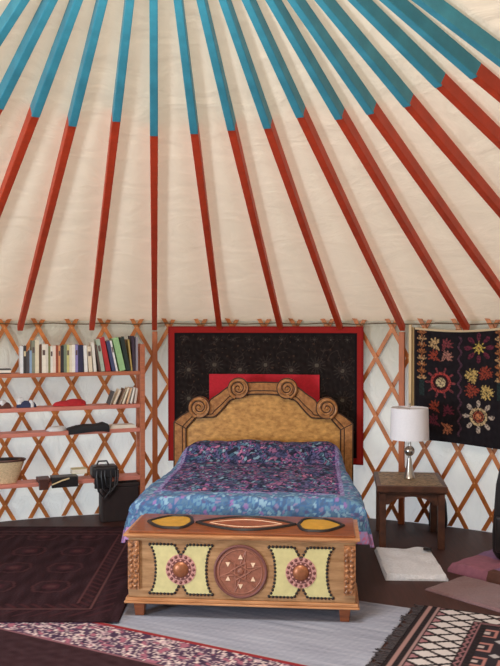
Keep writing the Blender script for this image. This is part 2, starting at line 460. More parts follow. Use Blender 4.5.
for i in range(n+1):
    p = (q0 + (q1-q0)*i/n)/4.03
    vs += [cyl(p, 4.028, .82), cyl(p, 4.028, 1.272), cyl(p, 4.038, 1.272), cyl(p, 4.038, .82)]
for i in range(n):
    for a in range(4): fs.append((i*4+a, i*4+(a+1) % 4, i*4+4+(a+1) % 4, i*4+4+a))
fs += [(3,2,1,0), tuple(n*4+a for a in range(4))]
b.add(vs, fs); o = b.build('centre_panel', 'panel_red'); own(o, bed_hang); o['label'] = 'plain bright red panel sewn on the tapestry behind the headboard'

# right one
s0 = phi_at(411, 4.03)*4.03; s1 = s0 + 1.55
def rh_bot(U): return .62 + .0*U
def rh_pos(U, V):
    top = 1.700 - .025*np.sin(np.clip((U-s0)/.78, 0, 1)*pi)*1 + .0*U
    bot = .715 + .025*np.cos((U-s0)*2.2)
    Z = bot + (top-bot)*V; r = 4.045 + .01*np.sin(U*7)*(1-V)
    return CX + r*np.sin(U/4.03), CY + r*np.cos(U/4.03), Z
def rh_col(U, Vn):
    V = Vn*.95; u = U-s0
    C = np.empty(U.shape + (3,)); C[:] = (28, 23, 27); C += (wav(U, V, 20, 13)*2.5)[..., None]
    cream, rust, plum, tan, rose = (196, 160, 112), (150, 62, 44), (104, 40, 56), (200, 168, 100), (132, 60, 64)
    for off in (0.0, .66):                     # the design repeats along the cloth
        w = u-off
        # narrow leafy strip
        for i in range(8):
            vv = .52 + i*.055
            sprig(C, w, V, .09, vv, .045, (160, 98, 58) if i % 3 else (190, 148, 104), pi/2)
        C[(np.abs(w-.09) < .02) & (V > .38) & (V < .52)] = (40, 54, 52)
        for (cu, cv, c, rt) in ((.205, .82, cream, 2.2), (.30, .82, rose, .9), (.20, .72, rust, 2.4), (.30, .72, (176, 120, 104), .7),
                                (.205, .29, rust, 2.2), (.31, .26, plum, .9), (.20, .17, plum, 2.4), (.30, .12, (182, 110, 76), 5.5)):
            sprig(C, w, V, cu, cv, .062, c, rt); sprig(C, w, V, cu, cv, .040, c, rt+1.6)
        flower(C, w, V, .252, .50, .135, 10, rose, (166, 62, 56), (206, 182, 140), slim=.42, inner=.5)
        put(C, np.abs(np.hypot(w-.252, V-.50) - .078) < .010, (176, 66, 60)); put(C, np.abs(np.hypot(w-.252, V-.50) - .058) < .007, (56, 22, 26))
        z = np.abs(w-.415 - .012*np.sin(V*60)); C[(z < .009) & (V > .06) & (V < .9)] = (84, 52, 66)
        flower(C, w, V, .575, .80, .125, 8, plum, None, (210, 176, 84), slim=.72, inner=.38)
        flower(C, w, V, .575, .80, .055, 8, (206, 178, 86), None, (120, 60, 50), slim=.5, inner=.2)
        for (cu, cv, c, rt) in ((.52, .57, tan, 1.9), (.63, .59, rust, .8), (.52, .45, rust, 3.2), (.64, .44, tan, 5.2)):
            sprig(C, w, V, cu, cv, .068, c, rt); sprig(C, w, V, cu, cv, .06, c, rt+2.2); sprig(C, w, V, cu, cv, .05, c, rt+4.0)
        flower(C, w, V, .575, .24, .135, 8, (188, 168, 150), None, (196, 120, 80), slim=.62, inner=.55)
        put(C, np.abs(np.hypot(w-.575, V-.24) - .064) < .011, (206, 176, 130)); put(C, np.abs(np.hypot(w-.575, V-.24) - .034) < .008, (120, 44, 36))
    gap = (wav(U, V, 55, 91) > .75) | (np.abs(((U+V)*95) % 1 - .5) < .10)
    C[gap] = C[gap]*.35 + np.array((28, 23, 27))*.65; C *= .94
    C[(Vn > .982)] = (196, 174, 140); C[(u < .022)] = (190, 164, 120)
    C[(u > .022) & (u < .03)] = (70, 54, 44)
    C[u > 1.52] = (190, 164, 120)
    return C
o = cloth('wall_hanging', 'embroidered', rh_pos, rh_col, np.linspace(s0, s1, 330), np.linspace(0, 1, 200), thick=.006)
tag(o, 'black wall hanging embroidered with pale and rust flowers, on the wall behind the lamp', 'wall hanging')
b = MB(); pp = phi_at(409.6, 4.0); b.box(-.012, .012, -.007, .007, 0, .98)
place(tag(b.build('hanging_batten', 'pale_wood', bevel=.003), 'slim pale wooden batten upright beside the flowered wall hanging', 'batten'), cyl(pp, 4.022, .74), -pp)

# ------------------------------------------------------------------ bed
BX, BY, BR = .043, 6.36, radians(-4.2)
bed = empty('bed', (BX, BY, 0), BR, 'double bed with a carved scroll-topped wooden headboard against the wall', 'bed')
K = 1.016
def hb(p): return (p[0]*K, 1.772 + (p[1]-1.76)*K)
OUT = [(.765,.03),(.765,.87),(.70,.925),(.63,.965),(.55,1.0),(.47,1.0),(.453,1.06),(.376,1.115),(.29,1.18),(.205,1.212),(.13,1.213),(0,1.217)]
INN = [(.662,.03),(.662,.815),(.60,.885),(.566,.92),(.518,.912),(.43,.915),(.40,.93),(.345,.985),(.285,1.055),(.235,1.075),(.13,1.108),(0,1.115)]
def smooth(P, keep=2, m=4):
    Q = list(P[:keep])
    for i in range(keep-1, len(P)-1):
        p0, p1, p2 = P[max(i-1, keep-1)], P[i], P[i+1]; p3 = P[i+2] if i+2 < len(P) else (-P[i][0], P[i][1])
        for j in range(1, m+1):
            t = j/m
            Q.append(tuple(.5*(2*b_ + (c_-a_)*t + (2*a_-5*b_+4*c_-d_)*t*t + (-a_+3*b_-3*c_+d_)*t**3) for a_, b_, c_, d_ in zip(p0, p1, p2, p3)))
    return Q
def half(P): return [hb(p) for p in smooth(P)]
def full(P): h = half(P); return h + [(-x, z) for x, z in reversed(h[:-1])]
HF = .945                                            # front of the backboard
b = MB(); b.xz(full(OUT), HF, HF+.03); head = b.build('headboard', 'burl', bed)
b = MB(); fo, fi = full(OUT), full(INN); n = len(fo); vs = []; fs = []
for i in range(n): vs += [(fo[i][0], HF-.026, fo[i][1]), (fi[i][0], HF-.018, fi[i][1]), (fo[i][0], HF+.0005, fo[i][1]), (fi[i][0], HF+.0005, fi[i][1])]
for i in range(n-1):
    a = i*4; c = a+4; fs += [(a, c, c+1, a+1), (a, a+2, c+2, c), (a+1, c+1, c+3, a+3), (a+2, a+3, c+3, c+2)]
fs += [(0,1,3,2), (n*4-4, n*4-2, n*4-1, n*4-3)]
b.add(vs, fs); o = b.build('carved_border', 'carved_wood', head, bevel=.006)
b = MB()
b.tube([(x, HF-.024, z) for x, z in fo[0:14]], .006, 6); b.tube([(x, HF-.024, z) for x, z in fo[-14:]], .006, 6)
b.tube([(x, HF-.024, z) for x, z in fo[18:-18]], .006, 6)
b.tube([(x, HF-.018, z) for x, z in fi], .007, 6)
mid = [((a[0]*.3+c[0]*.7), HF-.024, (a[1]*.3+c[1]*.7)) for a, c in zip(fo, fi)]; b.tube(mid, .004, 6)
for sx in (-1, 1):                                   # joints of the border at shoulder and crown
    b.tube([(sx*.135*K, HF-.026, hb((0,1.21))[1]), (sx*.135*K, HF-.022, hb((0,1.11))[1])], .005, 6)
    b.tube([(sx*.765*K, HF-.026, hb((0,.87))[1]), (sx*.662*K, HF-.022, hb((0,.815))[1])], .004, 6)
b.build('groove_line', 'groove', head, smooth=True)
for cx_, cz_, r_ in ((-.545, 1.0, .092), (.545, 1.0, .092), (-.208, 1.166, .088), (.208, 1.166, .088)):
    x, z = hb((cx_, cz_)); sg = 1 if cx_ > 0 else -1
    b = MB(); b.disc(x, z, r_, HF-.045, HF+.03, 0, 36)
    P = []; RR = []
    for i in range(56):
        t = i/55; a = pi*.5 + sg*(-pi*.9 + t*2*pi*2.1); rad = r_*(.9*(1-t) + .06)
        P.append((x + rad*cos(a), HF-.045, z + rad*sin(a))); RR.append(.013*(1-.55*t))
    b.tube(P, RR, 8)
    P2 = [(x + (r_*(.9*(1-t)+.06) - .018*(1-.5*t))*cos(pi*.5 + sg*(-pi*.9 + t*2*pi*2.1)), HF-.046, z + (r_*(.9*(1-t)+.06) - .018*(1-.5*t))*sin(pi*.5 + sg*(-pi*.9 + t*2*pi*2.1))) for t in [i/55 for i in range(46)]]
    b.tube(P2, .0045, 6, mi=1)
    b.tube([(x + r_*cos(2*pi*k/36), HF-.043, z + r_*sin(2*pi*k/36)) for k in range(36)], .005, 6, mi=1, closed=True)
    b.dome(x, HF-.045, z, .014, .016)
    b.build('scroll', ['carved_wood', 'groove'], head, smooth=True)
for sx in (-1, 1):
    b = MB(); b.box(sx*.70-.03, sx*.70+.03, HF-.03, HF-.002, .009, .30); b.build('leg', 'carved_wood', bed, bevel=.004)
    b = MB(); b.box(sx*.66-.03, sx*.66+.03, -.90, -.84, .012, .20); b.build('leg', 'carved_wood', bed, bevel=.004)
b = MB(); b.box(-.61, .61, -.91, HF-.035, .20, .30); b.build('bed_base', 'carved_wood', bed, bevel=.005)
b = MB(); b.box(-.605, .605, -.905, HF-.04, .302, .53); b.build('mattress', 'mattress', bed, bevel=.04, segs=4)

# quilt over it
S = np.linspace(-1.02, 1.02, 270); T = np.linspace(-1.16, HF-.05, 260)
def q_parts(U, V):
    a = np.abs(U); e0, rr = .70 - .085*np.clip((V+.5)/1.2, 0, 1), .07
    ang = np.clip((a-e0)/rr, 0, pi/2); past = np.clip(a-e0-rr*pi/2, 0, None)
    x = np.minimum(a, e0) + rr*np.sin(ang) + past*(.10 + .10*np.clip(-V, 0, 1)); dx = rr*(1-np.cos(ang)) + past*.98
    f0, fr = .87, .055; w = -V
    an2 = np.clip((w-f0)/fr, 0, pi/2); p2 = np.clip(w-f0-fr*pi/2, 0, None)
    y = -(np.minimum(w, f0) + fr*np.sin(an2)); dy = fr*(1-np.cos(an2)) + p2*.98
    return np.sign(U)*x, y, dx, dy
def q_pos(U, V):
    x, y, dx, dy = q_parts(U, V)
    t = np.clip((V-.38)/.34, 0, 1); hump = t*t*(3-2*t)*.132 - np.clip((V-.74)/.16, 0, 1)**2*.03
    hump = hump*np.clip((.72-np.abs(U))/.16, 0, 1)**.6
    hump = hump - .018*np.exp(-(U/.07)**2)*np.clip((V-.45)/.3, 0, 1)
    wr = .006*wav(U, V, 2.2, 21) + .003*wav(U, V*1.0, 6, 22)
    z = .572 + .025*np.clip(1-(np.abs(U)/.74)**4, 0, 1) + hump - np.maximum(dx, dy) + wr*np.clip(1-np.maximum(dx, dy)*20, .2, 1)
    fold = np.clip(np.maximum(dx, dy)/.2, 0, 1)*.012
    return x + fold*np.sin(V*26)*(dx > .03), y, z
def q_col(U, V):
    C = np.empty(U.shape + (3,))
    wu, wv = U + wav(U, V, 8, 31)*.007, V + wav(U, V, 8, 32)*.007
    ident, d1, d2 = gcells(wu, wv, .027, 5); id2, h1, h2 = gcells(wu, wv*.8, .075, 15)
    pal = np.array([(48,54,80),(62,70,104),(76,86,128),(94,90,132),(104,96,138),(144,98,134),(186,122,156),(88,126,152),(128,160,182),(42,42,58),(66,98,122)], float)
    cum = np.cumsum([.14,.14,.14,.12,.10,.09,.05,.08,.05,.05,.04])
    C[:] = pal[np.minimum(np.searchsorted(cum, ident), 10)]
    pt = (np.abs(h1 - .022) < .0045) & (id2 < .55); C[pt] = (150, 92, 144)
    pt = (h1 < .013) & (id2 < .45); C[pt] = (74, 124, 152)
    pt = (h1 < .005) & (id2 < .6); C[pt] = (196, 184, 204)
    C[((d2-d1) < .0035)] = (30, 34, 60)
    e = np.maximum(np.abs(U)-.60, -V-.70)
    bp = np.array([(88,118,146),(104,142,168),(136,168,188),(76,98,132),(134,124,158),(90,90,128)], float); cb = np.cumsum([.24,.26,.18,.16,.10,.06])
    bc = bp[np.minimum(np.searchsorted(cb, ident), 5)]
    m = e > .045; C[m] = bc[m]; C[m & ((d2-d1) < .004)] = (72, 106, 150); C[m & (h1 < .012) & (id2 < .4)] = (140, 110, 164)
    m = (e > .015) & (e <= .045); C[m] = (118, 92, 146); C[m & ((d2-d1) < .006)] = (146, 148, 192)
    m = (e > -.012) & (e <= .015); C[m] = (52, 60, 102); C[m & (d1 < .007)] = (154, 92, 146)
    hem = np.maximum(np.abs(U)-.93, -V-1.08)
    m = hem > 0; C[m] = (206, 120, 156); C[m & ((d2-d1) < .008)] = (170, 150, 200)
    return C
o = cloth('quilt', 'quilt_cloth', q_pos, q_col, S, T, thick=.012, offset=0)
place(o, (BX, BY, 0), BR)
tag(o, 'blue, purple and pink patterned quilt spread over the bed', 'quilt')

# ------------------------------------------------------------------ chest
RUGZ = .008
ch = empty('storage_chest', (-.035, 5.10, RUGZ+.001), radians(-5.2), 'carved wooden chest with cream hide panels at the foot of the bed', 'chest')
b = MB(); b.box(-.667, .667, -.22, .22, .115, .466); b.build('body', 'chest_wood', ch, bevel=.004)
b = MB(); b.box(-.69, .69, -.238, .238, .081, .094); b.box(-.682, .682, -.231, .231, .094, .1145); b.build('base_moulding', 'chest_edge', ch, bevel=.005)
lid_b = MB(); lid_b.box(-.677, .677, -.23, .23, .467, .478); lid_b.box(-.692, .692, -.246, .242, .478, .494, 0); lid_b.box(-.665, .665, -.222, .222, .494, .508, 1)
lid = lid_b.build('lid', ['chest_edge', 'lid_wood'], ch, bevel=.004)
def lens(cx_, a, h, point=(1, 1), n=14):
    P = []
    for i in range(n+1):
        t = -1 + 2*i/n; P.append((cx_ + a*t, h*(1-abs(t)**(1.8 if (point[1] if t > 0 else point[0]) else 7))))
    return P + [(x, -y) for x, y in reversed(P[1:-1])]
LZ = .508
for nm, cx_, a, h, pt, m in (('oval_inlay', -.455, .135, .15, (1, 0), 'gold_inlay'), ('oval_inlay', .465, .135, .15, (0, 1), 'gold_inlay'), ('lens_inlay', .01, .30, .16, (1, 1), 'red_inlay')):
    b = MB(); b.xy(lens(cx_, a, h, pt), LZ+.0005, LZ+.004)
    o = b.build(nm, m, lid)
    b = MB(); P = lens(cx_, a, h, pt)
    b.tube([(x, y, LZ+.002) for x, y in P], .012, 6, closed=True)
    b.build('inlay_rim', 'black_metal', lid, smooth=True)
b = MB(); P = lens(.01, .22, .09)
b.tube([(x, y, LZ+.0045) for x, y in P], .003, 6, closed=True)
b.build('lens_line', 'pale_chip', lid, smooth=True)
for sx in (-1, 1):
    for sy in (-1, 1):
        b = MB(); c = (sx*.605, sy*.175)
        b.prism([(-1,-1),(1,-1),(1,1),(-1,1)], lambda p: (c[0]+p[0]*.026, c[1]+p[1]*.026, 0), lambda p: (c[0]+p[0]*.034, c[1]+p[1]*.034, .0805))
        b.build('leg', 'lid_wood', ch, bevel=.003)
    b = MB(); b.box(sx*.632-.033, sx*.632+.033, -.238, -.2205, .165, .452)
    g = random.Random(4)
    for i in range(9):
        for j in range(2):
            b.dome(sx*.632 + (-.015+.03*j) + g.uniform(-.004, .004), -.238, .185 + i*.030, .013, .010)
    b.build('pilaster', 'pilaster', ch, smooth=True)
FY = -.2205
def bezel(P, n): return P
for mx in (-.352, .352):
    mz = .287
    b = MB(); sideL = [(-.19+.045*cos(t*pi/2)*1.0, .14*sin(t*pi/2)) for t in [i/8 for i in range(-8, 9)]]
    left = [(-.04, .14), (-.006, .07), (-.006, -.07), (-.04, -.14)]
    polyL = [(mx+x, mz+z) for x, z in sideL + left]
    b.xz(polyL, FY-.004, FY); b.build('hide_panel', 'hide', ch)
    b = MB(); b.xz([(2*mx-x, z) for x, z in polyL], FY-.004, FY); b.build('hide_panel', 'hide', ch)
    b = MB(); b.disc(mx, mz, .09, FY-.007, FY-.0045, 0); b.disc(mx, mz, .062, FY-.010, FY-.007, 1)
    for i in range(16):
        a = 2*pi*i/16; b.dome(mx+.077*cos(a), FY-.007, mz+.077*sin(a), .010, .005, 1)
    for i in range(12):
        a = 2*pi*i/12; b.dome(mx+.054*cos(a), FY-.010, mz+.054*sin(a), .006, .004, 0)
    ro = b.build('rosette', ['rosette_pink', 'rosette_dark'], ch, smooth=True)
    b = MB(); b.dome(mx, FY-.0102, mz, .046, .018, 0, 20)
    b.build('boss', 'copper', ro, smooth=True)
    b = MB()
    def studs(P):
        acc = 0; last = None
        for p, q in zip(P, P[1:]):
            L = sqrt((q[0]-p[0])**2 + (q[1]-p[1])**2); t = -acc
            while t + .0215 <= L + 1e-9:
                t += .0215; f = t/L; b.dome(p[0]+(q[0]-p[0])*f, FY-.002, p[1]+(q[1]-p[1])*f, .0088, .008)
            acc = L - t
    for s in (1, -1):
        loop = [(mx+s*x, mz+z) for x, z in sideL + [(-.04, .146), (-.004, .085)]]
        loop = [(mx+s*x, mz+z) for x, z in [(-.004, -.085), (-.04, -.146)]] + [((x-mx)*1.03+mx, (z-mz)*1.04+mz) for x, z in [(mx+s*x, mz+z) for x, z in sideL]] + [(mx+s*x, mz+z) for x, z in [(-.04, .146), (-.004, .085)]]
        studs(loop)
    o = b.build('nailhead_border', 'black_metal', ch, smooth=True); o['kind'] = 'stuff'
b = MB(); mz = .284
b.disc(0, mz, .150, FY-.006, FY, 0, 40)
b.tube([(.150*cos(2*pi*k/48), FY-.006, mz+.150*sin(2*pi*k/48)) for k in range(48)], .008, 8, mi=1, closed=True)
b.tube([(.128*cos(2*pi*k/48), FY-.006, mz+.128*sin(2*pi*k/48)) for k in range(48)], .004, 6, mi=0, closed=True)
for k in range(12):
    a = 2*pi*k/12
    if k % 2 == 0: b.tube([(.045*cos(a), FY-.006, mz+.045*sin(a)), (.125*cos(a+.26), FY-.006, mz+.125*sin(a+.26))], .004, 6)
    else: b.tube([(.045*cos(a), FY-.006, mz+.045*sin(a)), (.125*cos(a-.26), FY-.006, mz+.125*sin(a-.26))], .004, 6)
for k in range(6): 
    a = 2*pi*k/6; a2 = a+2*pi/6*2
    b.tube([(.06*cos(a), FY-.006, mz+.06*sin(a)), (.06*cos(a2), FY-.006, mz+.06*sin(a2))], .005, 6)
b.dome(0, FY-.006, mz, .02, .01, 0, 12)
med = b.build('medallion', ['medallion', 'rosette_dark'], ch, smooth=True)
for k in range(6):
    a = pi/2 + 2*pi*k/6; x, z = .085*cos(a), mz+.085*sin(a); up = 1 if k % 2 == 0 else -1
    b = MB(); b.xz([(x-.014, z-.011*up), (x+.014, z-.011*up), (x, z+.016*up)], FY-.010, FY-.0062); b.build('pale_triangle', 'pale_chip', med)

# ------------------------------------------------------------------ side table, lamp
st = empty('side_table', (1.275, 6.72, 0), radians(-6), 'low dark carved wooden side table to the right of the bed', 'side table')
TW, TD, TH = .268, .31, .487
b = MB(); b.box(-TW, TW, -TD, TD, TH-.05, TH-.002); b.box(-TW+.01, TW-.01, -TD+.01, TD-.01, TH-.062, TH-.05)
tt = b.build('tabletop', 'table_wood', st, bevel=.004)
b = MB(); b.box(-TW+.035, TW-.035, -TD+.035, TD-.035, TH-.0018, TH)
b.build('carved_panel', 'table_carving', tt)
for sx in (-1, 1):
    for sy in (-1, 1):
        b = MB(); b.box(sx*(TW-.045)-.026, sx*(TW-.045)+.026, sy*(TD-.045)-.026, sy*(TD-.045)+.026, 0, TH-.0625); b.build('leg', 'table_wood', st, bevel=.004)
def arch(w, h):
    P = [(-w, 0), (w, 0), (w, -h)]
    for i in range(13):
        t = 1 - i/6.0; P.append((w*.92*t, -h + (h*.72)*(1 - abs(t)**2.2)))
    return P + [(-w, -h)]
for sy in (-1, 1):
    b = MB(); b.xz([(x, TH-.063+z) for x, z in arch(TW-.072, .09)], sy*(TD-.045)-.009, sy*(TD-.045)+.009); b.build('apron', 'table_wood', st)
for sx in (-1, 1):
    b = MB(); x0, x1 = sx*(TW-.045)-.009, sx*(TW-.045)+.009
    b.prism([(y, TH-.063+z) for y, z in arch(TD-.072, .09)], lambda p: (x0, p[0], p[1]), lambda p: (x1, p[0], p[1])); b.build('apron', 'table_wood', st)
lamp = empty('table_lamp', (1.283, 6.74, TH+.0005), 0, 'brushed metal table lamp with white drum shade on the side table', 'lamp')
b = MB(); b.lathe([(.044,0),(.046,.006),(.043,.012),(.036,.04),(.026,.09),(.018,.14),(.014,.165)], 28); b.build('base', 'nickel', lamp, smooth=True)
b = MB(); b.lathe([(.011,.163),(.011,.185)], 16); b.lathe([(.012,.255),(.01,.28),(.012,.31),(.010,.33),(.010,.42)], 16); b.build('stem', 'nickel', lamp, smooth=True)
b = MB(); b.lathe([(.008,.178),(.027,.187),(.039,.204),(.042,.220),(.039,.237),(.027,.253),(.008,.262)], 24); b.build('ball', 'nickel', lamp, smooth=True)
b = MB(); n = 48
b.lathe([(.155,.316),(.148,.568),(.145,.568),(.152,.316)], n, caps=False); b.f += [(k+3*n, (k+1) % n+3*n, (k+1) % n, k) for k in range(n)]; b.m += [0]*n
sh = b.build('lamp_shade', 'lampshade', lamp, smooth=True)
b = MB()
for k in range(3):
    a = 2*pi*k/3; b.tube([(0,0,.56), (.145*cos(a), .145*sin(a), .56)], .002, 6)
b.tube([(0,0,.42), (0,0,.575)], .003, 6); b.build('shade_fitter', 'nickel', lamp)
b = MB(); b.lathe([(.004,.572),(.009,.578),(.006,.586),(.010,.596),(.004,.608)], 12); b.build('finial', 'nickel', lamp, smooth=True)

# ------------------------------------------------------------------ book shelves
SA = radians(21.2); SX, SY = -.962, 7.37            # front edge at the right-hand upright
su = empty('shelf_unit', (SX, SY, 0), SA, 'open wooden wall shelf with four boards at the left, holding books', 'shelf')
ZS = [1.312, 1.022, .812, .390]; DEP = .175; LEN = 1.55
for i, z in enumerate(ZS):
    b = MB(); b.box(-LEN, -.002, 0, DEP, z-.034, z); b.build('shelf_board', 'shelf_pink' if i else 'shelf_wood', su, bevel=.004)
for x in (0, -LEN-.042):
    b = MB(); b.box(x-.001, x+.040, -.004, .036, 0, 1.548); b.build('upright', 'shelf_wood', su, bevel=.003)
    b = MB(); b.box(x-.001, x+.040, DEP-.042, DEP-.002, 0, 1.548); b.build('upright', 'shelf_wood', su, bevel=.003)
c_, s_ = cos(SA), sin(SA)
def along(px):                                       # distance along the shelf front seen at px
    t = (px-250)/840; return (t*SY - SX)/(c_ - t*s_)
def shelf_pt(x, y, z): return (SX + x*c_ - y*s_, SY + x*s_ + y*c_, z)
W = (228, 222, 208)
BOOKS = [ # left px, right px, top px, lean px at the top (negative to the left), colour, name for the label
 (20.2,23.4,344.5,0,(222,222,220),'slim white'),(23.4,26.6,344,0,(52,46,46),'black-backed'),(26.6,29.6,350,0,(74,70,72),'short dark grey'),(29.6,32,349,0,(140,164,190),'short pale blue'),
 (32,35.2,339,0,(132,134,112),'tall grey-green'),(35.2,39.2,338.5,0,(222,208,178),'tall cream'),(39.4,42,343.5,0,(96,62,44),'brown'),(42,46,343,0,(232,222,204),'thick cream'),(46,48.4,343,0,(216,206,190),'off-white'),
 (48.4,50.6,345,0,(126,124,78),'olive'),(50.6,53,345,0,W,'white'),(53,56,344.5,0,(230,206,188),'pinkish cream'),(56,58.5,344.5,0,(150,70,42),'rust red'),(58.5,60.6,344.5,0,(214,150,104),'pale orange'),
 (60.6,64,345,0,(42,36,38),'black'),(64,67,344,0,(120,132,108),'sage green'),(67,69.6,344,0,(206,196,128),'pale yellow'),(69.6,72.2,344.5,0,(224,212,186),'ivory'),(72.2,75.4,344,0,(234,228,214),'bright white'),
 (75.4,78.2,344,0,(140,130,180),'lavender'),(78.2,83.4,344.5,0,(36,36,64),'thick navy'),(84.5,88,345,-1,(230,226,218),'white leaning'),(88.6,92.6,346,-1.8,(222,206,178),'cream leaning'),
 (94,97,342,-2.6,(226,220,206),'white steeply leaning'),(97.4,99.6,345,-4.5,(90,70,62),'brown steeply leaning'),(100.2,104.0,339,-5.4,(168,180,160),'grey-green steeply leaning'),(104.6,109.6,337.5,-6.6,(176,38,40),'thick red leaning'),
 (112.6,116.2,341,-6.4,(64,70,104),'slate blue leaning'),(116.4,118.4,341,-6.6,(230,226,222),'narrow white leaning'),(120.2,126.2,338.5,-7.6,(150,190,132),'thick light green leaning'),(127,131.2,337.5,-7,(30,46,40),'dark green-black leaning'),
 (131.4,133,340,-3.5,(178,150,84),'slim gold leaning'),(133.2,136,336.5,-1.4,(58,42,58),'dark plum'),(136.1,138.4,338,0,(150,144,152),'slim grey, last at the right end')]
pr, pa = -9.0, 0.0
for i, (l, r, top, lean, c, nm) in enumerate(BOOKS):
    xl, xr = along(l), along(r); w = xr-xl-.0012; ang = atan2(-lean, 372-top)
    need = pr + .0008 + max(0, (tan(ang)-tan(pa))*.27)
    xl = max(xl, need); wt = w*cos(ang); xl = min(xl, -.004-w) if i > 30 else xl
    pr, pa = xl + wt/cos(ang), ang
    zs = ZS[0]+.0008; Y = SY + xl*s_
    h = (372-top)*Y/840 - .002
    root = empty('book', shelf_pt(xl, .012, zs), SA, f'{nm} book in the row on the top shelf' if 'last' not in nm else 'slim grey book last at the right end of the top shelf row', 'book', 'books standing on the top shelf')
    d = .115 + (i*37 % 5)*.007
    b = MB(); M = Matrix.Rotation(-ang, 4, 'Y') if ang else Matrix.Identity(4)
    x0, x1 = 0, wt
    hh = h if not ang else h/cos(ang)*.99
    # cover: spine plus two boards; pages set in
    tb = min(.0022, wt*.18)
    b.box(x0, x1, 0, .0025, 0, hh, M=M); b.box(x0, x0+tb, .0025, d, 0, hh, M=M); b.box(x1-tb, x1, .0025, d, 0, hh, M=M)
    b.build('cover', book_mat(c), root)
    b = MB(); b.box(x0+tb, x1-tb, .0026, d-.004, .003, hh-.004, M=M); b.build('pages', 'paper', root)
    if wt > .014 and i % 3 == 1:
        b = MB(); dark = sum(c) < 330
        b.box(x0+wt*.15, x1-wt*.15, -.0006, 0, hh*.62, hh*.80, M=M)
        b.build('spine_band', book_mat((204,188,150) if dark else (96,76,70)), root)
def shelf_thing(mb, name, mats, px, y, z, label, cat, rz=0.0, smooth=True, bevel=0, group=None):
    o = mb.build(name, mats, None, smooth=smooth, bevel=bevel); place(o, shelf_pt(along(px), y, z), SA+rz); return tag(o, label, cat, group)
def blob(b, cx_, cy_, sx, sy, h, seed, mi=0, n=20, m=8, bump=.25, z=0.0):
    g = random.Random(seed); ph = [g.uniform(0, 6.28) for _ in range(6)]
    vs = []; fs = []
    for i in range(m+1):
        t = i/m; rr = cos(t*pi/2)**.6 if t < 1 else 0; zz = h*sin(t*pi/2)
        for k in range(n):
            q = 2*pi*k/n; w = 1 + bump*(.5*sin(2*q+ph[0]) + .3*sin(3*q+ph[1]+t*2) + .2*sin(5*q+ph[2]))*(.5 + .5*t)
            vs.append((cx_ + sx*rr*w*cos(q), cy_ + sy*rr*w*sin(q), z + zz*(1 + bump*.4*sin(2*q+ph[3])*(1-t))))
    for i in range(m):
        for k in range(n): fs.append((i*n+k, i*n+(k+1) % n, (i+1)*n+(k+1) % n, (i+1)*n+k))
    fs.append(tuple(range(n-1, -1, -1)))
    b.add(vs, fs, mi)
b = MB(); b.box(-.07, .05, 0, .13, 0, .008, 0); b.box(-.068, .048, .002, .128, .008, .030, 1); b.box(-.07, .05, 0, .13, .030, .038, 2)
shelf_thing(b, 'book', [book_mat((70,58,56)), 'paper', book_mat((60,50,50))], 5, .015, ZS[0]+.001, 'dark book lying flat at the left end of the top shelf', 'book', smooth=False)
z = ZS[1]+.001
b = MB(); blob(b, 0, .06, .145, .055, .045, 5, bump=.3); blob(b, .04, .05, .09, .045, .058, 8, bump=.3)
shelf_thing(b, 'folded_cloth', 'red_cloth', 71, .015, z, 'crumpled red cloth lying on the second shelf', 'cloth')
b = MB(); blob(b, 0, .05, .075, .045, .055, 3, bump=.4); blob(b, -.05, .05, .03, .03, .085, 4, 1, bump=.4); blob(b, .035, .03, .025, .02, .062, 9, 1, bump=.4)
shelf_thing(b, 'navy_bundle', ['navy_cloth', 'white_cloth'], 27, .02, z, 'small navy and white bundle left of the red cloth', 'cloth bundle')
b = MB(); blob(b, 0, .05, .07, .045, .05, 13, bump=.4); blob(b, .0, .04, .035, .03, .07, 14, 1, bump=.4)
shelf_thing(b, 'brown_bundle', ['brown_cloth', 'white_cloth'], 3, .02, z, 'small brown and white bundle at the left end of the second shelf', 'cloth bundle')
LEAF = [(110,'grey-black first on the left',(70,66,64),.125,20),(114.5,'cream second from the left',(226,210,184),.145,24),(119.5,'brown third from the left',(120,92,70),.150,22),(123.5,'cream fourth from the left',(232,218,192),.155,20),(127.5,'orange-cream fifth from the left',(220,176,136),.15,16),(131.5,'white sixth from the left',(228,224,216),.15,13),(135.5,'pale last on the right',(214,200,190),.14,8)]
for px, nm, c, h, ang in LEAF:
    root = empty('booklet', shelf_pt(along(px)-.008, .02, z), SA, f'thin booklet, {nm} in the leaning stack on the second shelf', 'booklet', 'leaning booklets on the second shelf')
    M = Matrix.Rotation(radians(ang), 4, 'Y')
    b = MB(); b.box(0, .011, 0, .13, .0045, h, M=M); b.build('cover', book_mat(c), root, bevel=.002)
    b = MB(); b.box(.011, .016, .004, .128, .0065, h-.004, M=M); b.build('pages', 'paper', root)
z = ZS[2]+.001
b = MB()
prof = [(-.17,.012),(-.10,.03),(-.02,.038),(.06,.036),(.13,.05),(.18,.03)]
vs = []; fs = []
for i, (x, h) in enumerate(prof):
    for (yy, zz) in ((-.016, -.03), (-.022, .01), (-.012, h), (.05, h+.012), (.11, h*.8), (.112, 0), (-.006, 0), (-.008, -.03)): vs.append((x, yy + .002*sin(i*2.1), zz if zz >= 0 else zz*(.7+.3*cos(i))))
for i in range(len(prof)-1):
    for a in range(8): fs.append((i*8+a, i*8+(a+1) % 8, i*8+8+(a+1) % 8, i*8+8+a))
fs += [tuple(range(7,-1,-1)), tuple((len(prof)-1)*8+a for a in range(8))]
b.add(vs, fs)
o = shelf_thing(b, 'folded_garment', 'black_cloth', 88, .0, z, 'black folded garment drooping over the third shelf edge', 'garment')
b = MB(); blob(b, 0, .055, .085, .05, .040, 23, bump=.35)
shelf_thing(b, 'white_cloth', 'white_cloth', 57, .01, z, 'pale grey crumpled cloth left of the black garment', 'cloth')
